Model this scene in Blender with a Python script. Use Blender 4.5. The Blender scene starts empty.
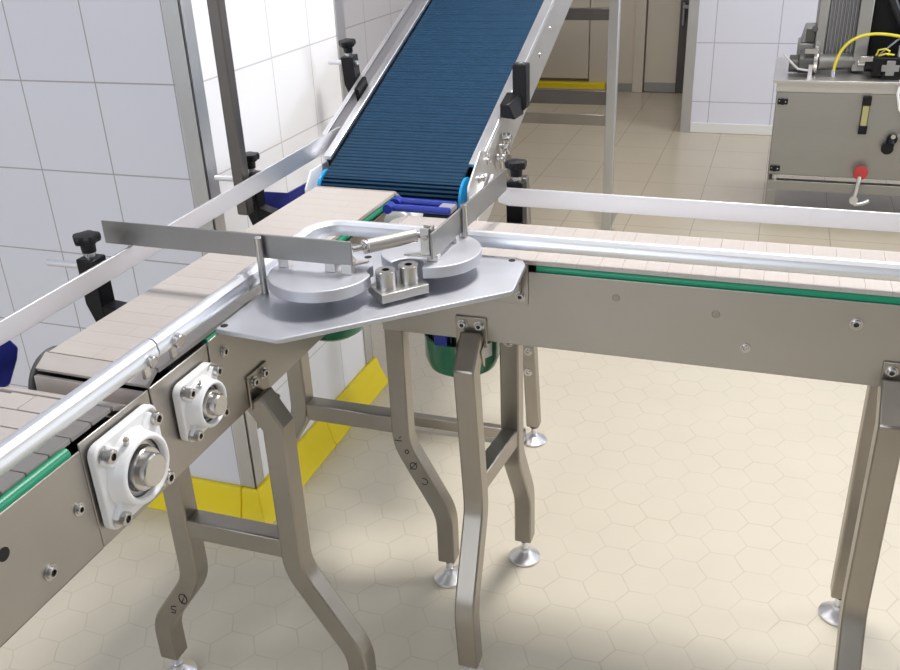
import bpy, bmesh, math, random
from mathutils import Vector, Matrix
random.seed(7)
PI = math.pi
scene = bpy.context.scene
COL = scene.collection

# ------------------------------------------------------------------ mesh builder
class MB:
    def __init__(self):
        self.bm = bmesh.new(); self.mi = 0
    def _f(self, vs, smooth=False):
        try:
            f = self.bm.faces.new(vs); f.material_index = self.mi; f.smooth = smooth
        except ValueError:
            pass
    def hexa(self, p):                    # 8 corners: bottom 4, top 4
        v = [self.bm.verts.new(q) for q in p]
        for a in ((3,2,1,0),(4,5,6,7),(0,1,5,4),(1,2,6,5),(2,3,7,6),(3,0,4,7)):
            self._f([v[i] for i in a])
        return self
    def box(self, a, b):
        x0,x1 = sorted((a[0],b[0])); y0,y1 = sorted((a[1],b[1])); z0,z1 = sorted((a[2],b[2]))
        return self.hexa([(x0,y0,z0),(x1,y0,z0),(x1,y1,z0),(x0,y1,z0),(x0,y0,z1),(x1,y0,z1),(x1,y1,z1),(x0,y1,z1)])
    def obox(self, c, u, v, w):           # centre and three half-vectors
        c=Vector(c);u=Vector(u);v=Vector(v);w=Vector(w)
        if u.cross(v).dot(w) < 0: u = -u
        return self.hexa([c-u-v-w,c+u-v-w,c+u+v-w,c-u+v-w,c-u-v+w,c+u-v+w,c+u+v+w,c-u+v+w])
    def prism(self, poly, vec):           # planar polygon extruded along vec
        vec=Vector(vec); poly=[Vector(p) for p in poly]
        n=Vector((0,0,0))
        for i in range(len(poly)):
            a=poly[i];b=poly[(i+1)%len(poly)]; n+=a.cross(b)
        if n.dot(vec)<0: poly.reverse()
        lo=[self.bm.verts.new(p) for p in poly]; hi=[self.bm.verts.new(p+vec) for p in poly]
        self._f(list(reversed(lo))); self._f(hi); k=len(poly)
        for i in range(k): self._f([lo[i],lo[(i+1)%k],hi[(i+1)%k],hi[i]])
        return self
    def lathe(self, o, axis, prof, n=24, smooth=True, cap=True):   # prof: (r, h) along axis
        o=Vector(o); ax=Vector(axis).normalized()
        t=Vector((1,0,0)) if abs(ax.x)<.8 else Vector((0,1,0))
        u=ax.cross(t).normalized(); w=ax.cross(u)
        rings=[]
        for r,h in prof:
            rings.append([self.bm.verts.new(o+ax*h+(u*math.cos(2*PI*i/n)+w*math.sin(2*PI*i/n))*max(r,1e-5)) for i in range(n)])
        for a,b in zip(rings,rings[1:]):
            for i in range(n): self._f([a[i],a[(i+1)%n],b[(i+1)%n],b[i]],smooth)
        if cap:
            self._f(list(reversed(rings[0]))); self._f(rings[-1])
        return self
    def cyl(self, a, b, r, n=20, smooth=True, ch=0):
        a=Vector(a);b=Vector(b);L=(b-a).length
        pr=[(r-ch,0),(r,ch),(r,L-ch),(r-ch,L)] if ch else [(r,0),(r,L)]
        return self.lathe(a,b-a,pr,n,smooth)
    def sweep(self, pts, prof, up=(0,0,1), smooth=True, closed_prof=True):   # profile (s,t): s sideways, t up
        pts=[Vector(p) for p in pts]; up=Vector(up); rings=[]
        for i,p in enumerate(pts):
            if i==0: d=(pts[1]-p).normalized(); sc=1
            elif i==len(pts)-1: d=(p-pts[i-1]).normalized(); sc=1
            else:
                d1=(p-pts[i-1]).normalized(); d2=(pts[i+1]-p).normalized(); d=(d1+d2).normalized(); sc=1/max(.3,d.dot(d1))
            s=d.cross(up)
            if s.length<1e-4: s=d.cross(Vector((0,1,0)))
            s.normalize(); t=s.cross(d).normalized()
            rings.append([self.bm.verts.new(p+s*a*sc+t*b) for a,b in prof])
        k=len(prof)
        for a,b in zip(rings,rings[1:]):
            for i in range(k): self._f([a[i],a[(i+1)%k],b[(i+1)%k],b[i]],smooth)
        self._f(list(reversed(rings[0]))); self._f(rings[-1])
        return self
    def tube(self, pts, r, n=10):
        pts=[Vector(p) for p in pts]; rings=[]; s=None
        for i,p in enumerate(pts):
            d=(pts[min(i+1,len(pts)-1)]-pts[max(i-1,0)]).normalized()
            if s is None:
                s=d.orthogonal().normalized()
            s=(s-d*s.dot(d)).normalized(); t=d.cross(s)
            rings.append([self.bm.verts.new(p+(s*math.cos(2*PI*j/n)+t*math.sin(2*PI*j/n))*r) for j in range(n)])
        for a,b in zip(rings,rings[1:]):
            for i in range(n): self._f([a[i],a[(i+1)%n],b[(i+1)%n],b[i]],True)
        self._f(list(reversed(rings[0]))); self._f(rings[-1])
        return self
    def bar2d(self, path, half, frame, hw):   # planar polyline thickened by +-half, extruded +-hw along the normal
        A,B,N,O=[Vector(q) for q in frame]
        L=[];R=[]
        for i,p in enumerate(path):
            p=Vector(p)
            if i==0: d1=d2=(Vector(path[1])-p).normalized()
            elif i==len(path)-1: d1=d2=(p-Vector(path[i-1])).normalized()
            else: d1=(p-Vector(path[i-1])).normalized(); d2=(Vector(path[i+1])-p).normalized()
            d=(d1+d2).normalized(); nrm=Vector((-d.y,d.x)); k=half/max(.4,d.dot(d1))
            L.append(p+nrm*k); R.append(p-nrm*k)
        def W(q,s): return O+A*q.x+B*q.y+N*s
        rings=[[self.bm.verts.new(W(l,-hw)),self.bm.verts.new(W(r,-hw)),self.bm.verts.new(W(r,hw)),self.bm.verts.new(W(l,hw))] for l,r in zip(L,R)]
        for a,b in zip(rings,rings[1:]):
            for i in range(4): self._f([a[i],a[(i+1)%4],b[(i+1)%4],b[i]])
        self._f(list(reversed(rings[0]))); self._f(rings[-1])
        return self
    def build(self, name, mat, parent=None, bevel=0, seg=2):
        bm=self.bm
        bmesh.ops.recalc_face_normals(bm, faces=bm.faces[:])
        if parent is not None:
            M=wmat(parent).inverted(); bmesh.ops.transform(bm, matrix=M, verts=bm.verts[:])
        me=bpy.data.meshes.new(name); bm.to_mesh(me); bm.free()
        me.set_sharp_from_angle(angle=math.radians(32))
        mats=mat if isinstance(mat,(list,tuple)) else [mat]
        for m in mats: me.materials.append(m)
        o=bpy.data.objects.new(name, me); COL.objects.link(o)
        if parent is not None: o.parent=parent
        if bevel:
            md=o.modifiers.new('bevel','BEVEL'); md.width=bevel; md.segments=seg; md.limit_method='ANGLE'; md.angle_limit=math.radians(40)
            md.harden_normals=False
        return o

def wmat(o):
    m=o.matrix_basis.copy()
    while o.parent: o=o.parent; m=o.matrix_basis @ m
    return m
def thing(name, label, cat, loc=(0,0,0), rz=0, group=None):
    o=bpy.data.objects.new(name,None); COL.objects.link(o); o.location=loc; o.rotation_euler=(0,0,rz)
    o.empty_display_size=.05
    return tag(o,label,cat,group)
def tag(o,label,cat,group=None):
    o['label']=label; o['category']=cat
    if group: o['group']=group
    return o
def struct(o): o['kind']='structure'; return o
def fillet(pts, r, n=6):
    out=[Vector(pts[0])]
    for i in range(1,len(pts)-1):
        p=Vector(pts[i]); a=Vector(pts[i-1]); b=Vector(pts[i+1])
        d1=(a-p); d2=(b-p); L=min(r, d1.length*.48, d2.length*.48)
        s=p+d1.normalized()*L; e=p+d2.normalized()*L
        for k in range(n+1):
            t=k/n; out.append(s*(1-t)**2+p*2*t*(1-t)+e*t*t)
    out.append(Vector(pts[-1])); return out

# ------------------------------------------------------------------ materials
def newmat(name):
    m=bpy.data.materials.new(name); m.use_nodes=True; nt=m.node_tree
    return m, nt, nt.nodes['Principled BSDF']
def plain(name, col, rough=.5, metal=0, spec=.5, var=0, scale=30, coat=0, bump=0):
    m,nt,b=newmat(name)
    b.inputs['Base Color'].default_value=(*col,1); b.inputs['Roughness'].default_value=rough
    b.inputs['Metallic'].default_value=metal; b.inputs['Specular IOR Level'].default_value=spec
    if coat: b.inputs['Coat Weight'].default_value=coat
    if var or bump:
        tc=nt.nodes.new('ShaderNodeTexCoord'); n=nt.nodes.new('ShaderNodeTexNoise'); n.inputs['Scale'].default_value=scale; n.inputs['Detail'].default_value=4
        nt.links.new(tc.outputs['Object'],n.inputs['Vector'])
        if var:
            r=nt.nodes.new('ShaderNodeMapRange'); r.inputs['To Min'].default_value=1-var; r.inputs['To Max'].default_value=1+var
            nt.links.new(n.outputs['Fac'],r.inputs['Value'])
            mx=nt.nodes.new('ShaderNodeVectorMath'); mx.operation='SCALE'; mx.inputs[0].default_value=col
            nt.links.new(r.outputs[0],mx.inputs['Scale']); nt.links.new(mx.outputs[0],b.inputs['Base Color'])
        if bump:
            bp=nt.nodes.new('ShaderNodeBump'); bp.inputs['Strength'].default_value=bump; bp.inputs['Distance'].default_value=.002
            nt.links.new(n.outputs['Fac'],bp.inputs['Height']); nt.links.new(bp.outputs[0],b.inputs['Normal'])
    return m
def steel(name, col=(.62,.60,.58), rough=.34, stretch=(3,3,90), smudge=.08):
    m,nt,b=newmat(name); b.inputs['Metallic'].default_value=1
    tc=nt.nodes.new('ShaderNodeTexCoord'); mp=nt.nodes.new('ShaderNodeMapping'); mp.inputs['Scale'].default_value=stretch
    n=nt.nodes.new('ShaderNodeTexNoise'); n.inputs['Scale'].default_value=6; n.inputs['Detail'].default_value=6
    nt.links.new(tc.outputs['Object'],mp.inputs[0]); nt.links.new(mp.outputs[0],n.inputs['Vector'])
    n2=nt.nodes.new('ShaderNodeTexNoise'); n2.inputs['Scale'].default_value=9; n2.inputs['Detail'].default_value=3
    nt.links.new(tc.outputs['Object'],n2.inputs['Vector'])
    r=nt.nodes.new('ShaderNodeMapRange'); r.inputs['To Min'].default_value=rough-.06; r.inputs['To Max'].default_value=rough+.08
    nt.links.new(n.outputs['Fac'],r.inputs['Value'])
    ad=nt.nodes.new('ShaderNodeMath'); ad.operation='MULTIPLY_ADD'; ad.inputs[1].default_value=smudge*1.5
    nt.links.new(n2.outputs['Fac'],ad.inputs[0]); nt.links.new(r.outputs[0],ad.inputs[2]); nt.links.new(ad.outputs[0],b.inputs['Roughness'])
    r2=nt.nodes.new('ShaderNodeMapRange'); r2.inputs['To Min'].default_value=1-smudge; r2.inputs['To Max'].default_value=1+smudge
    nt.links.new(n2.outputs['Fac'],r2.inputs['Value'])
    mx=nt.nodes.new('ShaderNodeVectorMath'); mx.operation='SCALE'; mx.inputs[0].default_value=col
    nt.links.new(r2.outputs[0],mx.inputs['Scale']); nt.links.new(mx.outputs[0],b.inputs['Base Color'])
    bp=nt.nodes.new('ShaderNodeBump'); bp.inputs['Strength'].default_value=.05; bp.inputs['Distance'].default_value=.001
    nt.links.new(n.outputs['Fac'],bp.inputs['Height']); nt.links.new(bp.outputs[0],b.inputs['Normal'])
    return m

class NT:                                   # tiny node-math helper
    def __init__(self,nt): self.nt=nt
    def m(self,op,a,b=None,c=None):
        n=self.nt.nodes.new('ShaderNodeMath'); n.operation=op
        for i,v in enumerate((a,b,c)):
            if v is None: continue
            if isinstance(v,(int,float)): n.inputs[i].default_value=v
            else: self.nt.links.new(v,n.inputs[i])
        return n.outputs[0]
def grid_line(h, co, size, off, w):         # 1 on a grout line
    f=h.m('FRACT',h.m('DIVIDE',h.m('SUBTRACT',co,off),size))
    d=h.m('MULTIPLY',h.m('MINIMUM',f,h.m('SUBTRACT',1.0,f)),size)
    return h.m('LESS_THAN',d,w/2)
def tile_mat(name, ax, sz, off, col, grout, w=.003, rough=.25, var=.02):
    m,nt,b=newmat(name); h=NT(nt)
    tc=nt.nodes.new('ShaderNodeTexCoord'); sp=nt.nodes.new('ShaderNodeSeparateXYZ'); nt.links.new(tc.outputs['Object'],sp.inputs[0])
    a=sp.outputs[ax[0]]; c=sp.outputs[ax[1]]
    line=h.m('MAXIMUM',grid_line(h,a,sz[0],off[0],w),grid_line(h,c,sz[1],off[1],w))
    n=nt.nodes.new('ShaderNodeTexNoise'); n.inputs['Scale'].default_value=2.5; nt.links.new(tc.outputs['Object'],n.inputs['Vector'])
    r=nt.nodes.new('ShaderNodeMapRange'); r.inputs['To Min'].default_value=1-var; r.inputs['To Max'].default_value=1+var; nt.links.new(n.outputs['Fac'],r.inputs['Value'])
    sc=nt.nodes.new('ShaderNodeVectorMath'); sc.operation='SCALE'; sc.inputs[0].default_value=col; nt.links.new(r.outputs[0],sc.inputs['Scale'])
    mx=nt.nodes.new('ShaderNodeMix'); mx.data_type='RGBA'; nt.links.new(line,mx.inputs['Factor']); nt.links.new(sc.outputs[0],mx.inputs['A']); mx.inputs['B'].default_value=(*grout,1)
    nt.links.new(mx.outputs['Result'],b.inputs['Base Color'])
    b.inputs['Roughness'].default_value=rough
    bp=nt.nodes.new('ShaderNodeBump'); bp.inputs['Strength'].default_value=.3; bp.inputs['Distance'].default_value=.002; bp.invert=True
    nt.links.new(line,bp.inputs['Height']); nt.links.new(bp.outputs[0],b.inputs['Normal'])
    return m
def hex_mat(name, flat, col, grout, w=.0028):
    m,nt,b=newmat(name); h=NT(nt)
    tc=nt.nodes.new('ShaderNodeTexCoord'); sp=nt.nodes.new('ShaderNodeSeparateXYZ'); nt.links.new(tc.outputs['Object'],sp.inputs[0])
    nz=nt.nodes.new('ShaderNodeTexNoise'); nz.inputs['Scale'].default_value=14; nt.links.new(tc.outputs['Object'],nz.inputs['Vector'])
    jit=h.m('MULTIPLY',h.m('SUBTRACT',nz.outputs['Fac'],.5),.10)
    X=h.m('ADD',h.m('DIVIDE',sp.outputs['Y'],flat),jit); Y=h.m('ADD',h.m('DIVIDE',sp.outputs['X'],flat),jit)   # flats face +-Y
    s3=math.sqrt(3)
    def cell(dx,dy):
        fx=h.m('SUBTRACT',h.m('FRACT',h.m('ADD',X,dx)),.5)
        fy=h.m('SUBTRACT',h.m('MULTIPLY',h.m('FRACT',h.m('DIVIDE',h.m('ADD',Y,dy),s3)),s3),s3/2)
        return fx,fy,h.m('ADD',h.m('MULTIPLY',fx,fx),h.m('MULTIPLY',fy,fy))
    a=cell(40.,40*s3); c=cell(40.5,40*s3+s3/2)
    def dist(q):
        ax=h.m('ABSOLUTE',q[0]); ay=h.m('ABSOLUTE',q[1])
        return h.m('MAXIMUM',ax,h.m('ADD',h.m('MULTIPLY',ax,.5),h.m('MULTIPLY',ay,s3/2)))
    sel=h.m('LESS_THAN',a[2],c[2])
    d=h.m('ADD',h.m('MULTIPLY',sel,dist(a)),h.m('MULTIPLY',h.m('SUBTRACT',1.0,sel),dist(c)))
    line=h.m('GREATER_THAN',d,.5-w/flat/2)
    n=nt.nodes.new('ShaderNodeTexNoise'); n.inputs['Scale'].default_value=5; n.inputs['Detail'].default_value=5; nt.links.new(tc.outputs['Object'],n.inputs['Vector'])
    r=nt.nodes.new('ShaderNodeMapRange'); r.inputs['To Min'].default_value=.95; r.inputs['To Max'].default_value=1.05; nt.links.new(n.outputs['Fac'],r.inputs['Value'])
    sc=nt.nodes.new('ShaderNodeVectorMath'); sc.operation='SCALE'; sc.inputs[0].default_value=col; nt.links.new(r.outputs[0],sc.inputs['Scale'])
    fade=nt.nodes.new('ShaderNodeTexNoise'); fade.inputs['Scale'].default_value=7; nt.links.new(tc.outputs['Object'],fade.inputs['Vector'])
    fr=nt.nodes.new('ShaderNodeMapRange'); fr.inputs['From Min'].default_value=.35; fr.inputs['From Max'].default_value=.65; fr.inputs['To Min'].default_value=.35; fr.inputs['To Max'].default_value=1; nt.links.new(fade.outputs['Fac'],fr.inputs['Value'])
    mx=nt.nodes.new('ShaderNodeMix'); mx.data_type='RGBA'; nt.links.new(h.m('MULTIPLY',line,fr.outputs[0]),mx.inputs['Factor']); nt.links.new(sc.outputs[0],mx.inputs['A']); mx.inputs['B'].default_value=(*grout,1)
    nt.links.new(mx.outputs['Result'],b.inputs['Base Color']); b.inputs['Roughness'].default_value=.38
    return m

M={}
M['steel']=steel('brushed_steel')
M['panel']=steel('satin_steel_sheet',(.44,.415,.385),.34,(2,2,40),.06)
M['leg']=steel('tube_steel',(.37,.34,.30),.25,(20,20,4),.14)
M['blade']=steel('blade_steel',(.33,.325,.32),.32,(30,3,3),.16)
M['plate']=steel('plate_steel',(.60,.61,.66),.42,(6,6,6),.12)
M['alu']=steel('aluminium',(.84,.86,.91),.42,(60,3,60),.03)
M['flat']=steel('flat_bar_aluminium',(.78,.785,.82),.42,(40,3,40),.03)
M['bolt']=plain('bolt_steel',(.58,.57,.56),.27,1)
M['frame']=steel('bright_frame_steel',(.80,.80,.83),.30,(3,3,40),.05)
M['darkpost']=steel('dark_post_steel',(.19,.175,.165),.36,(20,20,3),.08)
M['black']=plain('black_plastic',(.006,.006,.008),.40,0,.3)
M['hole']=plain('dark_recess',(.008,.008,.008),.7)
M['socket']=plain('socket_recess',(.07,.068,.065),.4,.6)
M['white']=plain('white_cast_housing',(.90,.90,.92),.3,0,.5,.02,20)
M['whiteplastic']=plain('white_plastic',(.85,.85,.83),.4)
M['slat']=plain('beige_slat_plastic',(.50,.455,.43),.42,0,.4,.03,40)
def slat_mat(name, stretch):
    m=plain(name,(.50,.455,.43),.42,0,.4,.06,1); nt=m.node_tree
    n=[q for q in nt.nodes if q.type=='TEX_NOISE'][0]; tc=[q for q in nt.nodes if q.type=='TEX_COORD'][0]
    mp=nt.nodes.new('ShaderNodeMapping'); mp.inputs['Scale'].default_value=stretch
    nt.links.new(tc.outputs['Object'],mp.inputs[0]); nt.links.new(mp.outputs[0],n.inputs['Vector'])
    return m
M['slat']=slat_mat('beige_slat_plastic',(7,170,7)); M['slatx']=slat_mat('beige_slat_plastic_pale',(170,7,7))
M['green']=plain('green_wear_strip',(.0,.27,.14),.35)
M['motorgreen']=plain('green_motor_paint',(.004,.17,.08),.3,0,.5,.03,30,.3)
M['darkgreen']=plain('dark_green_fins',(.008,.03,.022),.45)
M['bluebelt']=plain('blue_belt_rubber',(.004,.034,.078),.55,0,.25,.25,40)
M['cyan']=plain('cyan_roller_plastic',(.01,.30,.62),.3)
M['navy']=plain('navy_blue_plastic',(.012,.02,.22),.38)
M['navymid']=plain('blue_plastic',(.015,.035,.33),.35)
M['yellow']=plain('yellow_skirting_paint',(.90,.70,.008),.4,0,.5,.02,8)
M['greyplastic']=plain('grey_plastic',(.30,.30,.33),.45)
M['darkgrey']=plain('dark_grey_plastic',(.09,.09,.085),.4)
M['red']=plain('red_plastic',(.48,.045,.045),.45)
M['yellowhose']=plain('yellow_hose',(.80,.68,.05),.35)
M['rubber']=plain('black_hose',(.015,.015,.02),.35)
M['amber']=plain('gauge_glass',(.42,.40,.18),.15)
M['tank']=steel('tank_steel',(.39,.385,.37),.42,(2,2,30),.04)
M['fins']=plain('grey_fin_metal',(.36,.36,.37),.4,.7)
M['trimsteel']=steel('trim_steel',(.60,.60,.60),.38,(20,20,3),.05)
M['door']=plain('beige_door_panel',(.66,.60,.50),.35,0,.5,.02,2)
M['kick']=plain('grey_kick_strip',(.32,.31,.29),.4)
M['ceil']=plain('ceiling_paint',(.62,.64,.67),.8)
M['plainwall']=plain('plain_wall',(.36,.35,.34),.6)
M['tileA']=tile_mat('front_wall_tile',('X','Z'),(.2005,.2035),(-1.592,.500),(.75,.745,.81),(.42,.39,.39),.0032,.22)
M['tileB']=tile_mat('side_wall_tile_lit',('Y','Z'),(.2005,.2035),(1.985,.500),(.90,.90,.93),(.62,.60,.62),.0032,.22)  # front face's tile again, its stronger light put into the colour
M['tileL']=tile_mat('far_left_wall_tile',('Y','Z'),(.361,.361),(4.597,.855),(.62,.60,.62),(.36,.34,.34),.005,.3)
M['tileR']=tile_mat('right_wall_tile',('X','Z'),(.375,.36),(-.388,.195),(.82,.82,.91),(.48,.48,.52),.005,.3)
M['hex']=hex_mat('hexagon_floor',.094,(.66,.60,.49),(.55,.49,.39))
M['sqfloor']=tile_mat('square_floor_tile',('X','Y'),(.30,.361),(-.30,5.59),(.57,.50,.385),(.40,.345,.26),.004,.26,.04)

# ------------------------------------------------------------------ room
def room():
    fl=MB(); fl.box((-3.6,-2.6,-.05),(3.6,3.2,0)); fl.mi=1; fl.box((-3.6,3.2,-.05),(3.6,7.4,0))
    struct(fl.build('floor',[M['hex'],M['sqfloor']]))
    struct(MB().box((-3.7,-2.7,3.1),(3.7,7.5,3.2)).build('ceiling',M['ceil']))
    # tiled block on the left: front face Y=1.646, side face X=-1.148
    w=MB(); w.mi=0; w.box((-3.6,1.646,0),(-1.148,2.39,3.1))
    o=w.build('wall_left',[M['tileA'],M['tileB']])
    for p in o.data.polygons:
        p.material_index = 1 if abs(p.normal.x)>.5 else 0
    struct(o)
    struct(MB().box((-3.7,-2.7,0),(-3.6,1.646,3.1)).build('wall_side_left',M['plainwall']))
    struct(MB().box((-2.18,2.39,0),(-2.08,7.3,3.1)).build('wall_far_left',M['tileL']))
    struct(MB().box((-.51,6.035,0),(3.6,7.3,3.1)).build('wall_right',M['tileR']))
    struct(MB().box((-.494,6.02,0),(3.6,6.034,.064)).build('baseboard_right',M['whiteplastic'],None,.004))
    struct(MB().box((-.556,6.018,.0),(-.494,6.10,3.1)).build('trim_1',M['trimsteel'],None,.002))
    struct(MB().box((-2.18,7.3,0),(3.6,7.4,3.1)).build('wall_back',M['plainwall']))
    wb=MB(); wb.box((-3.7,-2.7,0),(3.7,-2.6,1.0)); wb.box((-3.7,-2.7,2.5),(3.7,-2.6,3.1)); wb.box((-3.7,-2.7,1.0),(-3.1,-2.6,2.5)); wb.box((-.1,-2.7,1.0),(3.7,-2.6,2.5)); struct(wb.build('wall_behind',M['plainwall']))
    f=MB()  # unseen window added behind the camera to brighten the front wall tiles
    for x in (-3.1,-1.6,-.1): f.box((x-.03,-2.68,1.0),(x+.03,-2.62,2.5))
    for z in (1.0,2.5): f.box((-3.1,-2.68,z-.03),(-.1,-2.62,z+.03))
    struct(f.build('window_3',M['whiteplastic'],None,.004))
    # right side wall with two daylight windows (outside the photograph)
    rw=MB(); x0,x1=3.6,3.7
    rw.box((x0,-2.6,0),(x1,7.4,1.0)); rw.box((x0,-2.6,2.5),(x1,7.4,3.1))
    for a,b in ((-2.6,-1.2),(1.0,2.6),(4.8,7.4)): rw.box((x0,a,1.0),(x1,b,2.5))
    struct(rw.build('wall_side_right',M['plainwall']))
    for i,(a,b) in enumerate(((-1.2,1.0),(2.6,4.8))):
        f=MB()
        for y in (a,(a+b)/2,b): f.box((3.62,y-.03,1.0),(3.68,y+.03,2.5))
        for z in (1.0,2.5): f.box((3.62,a,z-.03),(3.68,b,z+.03))
        struct(f.build('window_%d'%(i+1),M['whiteplastic'],None,.004))
    # skirting, corner guards
    y=MB()
    def cove(p,q,out,m0=0,m1=0):       # top thin, foot splayed out; m: mitre at the ends
        p=Vector(p);q=Vector(q);o=Vector(out);d=(q-p).normalized()
        prof=[(0,0),(.043,0),(.034,.012),(.020,.060),(.014,.092),(.010,.098),(0,.098)]
        A=[y.bm.verts.new(p+o*a+Vector((0,0,z))-d*(a*m0)) for a,z in prof]; B=[y.bm.verts.new(q+o*a+Vector((0,0,z))+d*(a*m1)) for a,z in prof]
        for i in range(len(prof)): y._f([A[i],A[(i+1)%len(prof)],B[(i+1)%len(prof)],B[i]])
        y._f(A); y._f(list(reversed(B)))
    cove((-3.6,1.6455,0),(-1.185,1.6455,0),(0,-1,0)); cove((-1.1835,1.6455,0),(-1.1475,1.6455,0),(0,-1,0),0,1)
    cove((-1.1475,1.6455,0),(-1.1475,2.02,0),(1,0,0),1,0); cove((-1.1475,2.0215,0),(-1.1475,2.392,0),(1,0,0),0,1); cove((-1.1475,2.392,0),(-1.4,2.392,0),(0,1,0),1,0)
    struct(y.build('baseboard_left',M['yellow'],None,.003,2))
    t=MB(); t.box((-1.185,1.641,.099),(-1.143,1.6455,3.09)); t.box((-1.1475,1.641,.099),(-1.143,1.684,3.09))
    struct(t.build('trim_2',M['trimsteel'],None,.001))
    t=MB(); t.box((-1.1475,2.345,.099),(-1.143,2.394,3.09)); t.box((-1.19,2.3905,.099),(-1.143,2.394,3.09))
    struct(t.build('trim_3',M['trimsteel'],None,.001))
    # beige door panels at the back
    d=MB(); d.box((-2.07,7.27,.09),(-1.405,7.299,2.4)); d.box((-1.399,7.27,.06),(-1.055,7.299,2.4))
    struct(d.build('door_1',M['door'],None,.003))
    struct(MB().box((-1.055,7.24,0),(-.975,7.299,2.6)).build('trim_4',M['door'],None,.003))
    d=MB(); d.box((-.965,7.265,.075),(-.73,7.299,2.4)); d.mi=1; d.box((-.965,7.262,.005),(-.73,7.299,.075))
    d.mi=2; d.box((-.728,7.25,0),(-.66,7.299,2.4))
    dd=struct(d.build('door_2',[M['door'],M['kick'],M['darkgrey']]))
    hnd=MB(); hnd.box((-.708,7.215,.50),(-.693,7.25,.66)); hnd.box((-.708,7.20,.62),(-.66,7.215,.645)); hnd.build('door_handle',M['fins'],dd,.003)
    struct(MB().box((-1.40,7.262,0),(-1.055,7.299,.06)).build('baseboard_back',M['kick'],None,.002))
    struct(MB().box((-2.07,7.20,0),(-1.26,7.268,.07)).build('trim_5',M['yellow'],None,.006))
room()

# ------------------------------------------------------------------ small hardware
def bolt(parent, p, d, r=.008, h=.006, name='bolt', washer=True, socket=True):
    p=Vector(p); d=Vector(d).normalized(); b=MB()
    if washer: b.lathe(p,d,[(r*1.35,0),(r*1.35,.0018)],20)
    b.lathe(p,d,[(r,.0015),(r,h-.0012),(r-.0012,h),(r*.56,h)],20,cap=False)
    if socket:
        b.lathe(p,d,[(r*.56,h),(r*.52,h-.0015)],6,False,cap=False); b.mi=1; b.lathe(p,d,[(r*.52,h-.0015),(r*.5,h-.003),(r*.01,h-.003)],6,False,cap=False)
    else: b.lathe(p,d,[(r*.56,h),(.0001,h)],20,False,cap=False)
    return b.build(name,[M['bolt'],M['socket']],parent)
def leg(parent, path, plane, hw=.019, half=.019, lean=0):
    # path in (outward, z); plane=(origin at z=0, outward dir, normal)
    O,A,N=[Vector(q) for q in plane]
    b=MB().bar2d([Vector((a,z)) for a,z in path],half,(A,(0,0,1),N,O),hw)
    for v in b.bm.verts: v.co+=N*(lean*max(0,1-v.co.z/.7))
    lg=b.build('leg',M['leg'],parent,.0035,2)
    f=O+A*path[-1][0]+N*lean*(1-path[-1][1]/.7); zb=path[-1][1]
    foot=MB(); foot.mi=1; foot.cyl(f+Vector((0,0,zb-.008)),f+Vector((0,0,zb+.0)),.012,6,False)
    foot.mi=0; foot.cyl(f+Vector((0,0,.018)),f+Vector((0,0,zb-.006)),.008,14)
    foot.lathe(f,(0,0,1),[(.035,0),(.038,.003),(.037,.007),(.018,.019),(.0125,.024),(.0115,.030),(.0085,.031)],32)
    foot.build('levelling_foot',[M['frame'],M['black']],lg)
    return lg
SLEG=[(.016,.735),(.024,.715),(.052,.672),(.052,.385),(.062,.345),(.145,.155),(.153,.115),(.153,.060)]
def sleg_path(k=1): return fillet(SLEG[:3],.0,1)[:1]+[]  # unused
def leg_path():
    top=[(.010,.745),(.052,.668)]
    low=fillet([(.052,.668),(.052,.37),(.153,.165),(.153,.060)],.075,6)
    return [tuple(v) for v in top[:1]]+[tuple(v) for v in low]
def bent(o,bot,z1=.365,z2=.19):
    return [(.006,.712),(o*.75,.668)]*0+[(.002,.714),(o,.664)]+[tuple(v) for v in fillet([(o,.64),(o,z1),(bot,z2),(bot,.060)],.032,5)]
def bracket(parent, c, out, side, w=.062, h=.062, drop=.02):
    # bolted mounting plate on a panel: c centre, out = outward normal, side = along the panel
    c=Vector(c);out=Vector(out);side=Vector(side)
    b=MB().obox(c+out*.002,side*(w/2),out*.002,Vector((0,0,h/2)))
    for s in (-1,1):
        q=[c+side*s*.023+out*.004+Vector((0,0,-h/2+.012)),c+side*s*.023+out*.004+Vector((0,0,-h/2-drop-.02)),c+side*s*.023+out*.016+Vector((0,0,-h/2-drop-.008)),c+side*s*.023+out*.026+Vector((0,0,-h/2+.002))]
        b.prism(q,side*s*.003)
    br=b.build('mounting_bracket',M['leg'],parent,.002)
    for s in (-1,1): bolt(br,c+side*s*.016+out*.004+Vector((0,0,h/2-.016)),out,.0072,.007)
    return br
def slat_run(pitch, width, path_fn, n, thick=.0055, gap=.0013, seed=1, extra=None):
    """slats laid along a path; path_fn(s)->(point,dir,up); lateral from dir x up"""
    rnd=random.Random(seed); b=MB()
    for i in range(n):
        p,d,u=path_fn((i+.5)*pitch); p=Vector(p);d=Vector(d).normalized();u=Vector(u).normalized(); s=d.cross(u)
        b.obox(p-u*thick/2, d*(pitch/2-gap/2), s*(width/2), u*(thick/2))
    return b
def oval(start, d, L, r, up=(0,0,1)):
    """closed loop: flat top of length L from start along d, end radius r"""
    st=Vector(start); d=Vector(d).normalized(); up=Vector(up).normalized(); per=2*L+2*PI*r
    def f(s):
        s%=per
        if s<L: return st+d*s, d, up
        s-=L
        if s<PI*r:
            a=s/r; c=st+d*L-up*r; u=up*math.cos(a)+d*math.sin(a); return c+u*r, d*math.cos(a)-up*math.sin(a), u
        s-=PI*r
        if s<L: return st+d*(L-s)-up*2*r, -d, -up
        s-=L; a=s/r; c=st-up*r; u=-up*math.cos(a)-d*math.sin(a); return c+u*r, -d*math.cos(a)+up*math.sin(a), u
    return f, per

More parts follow.
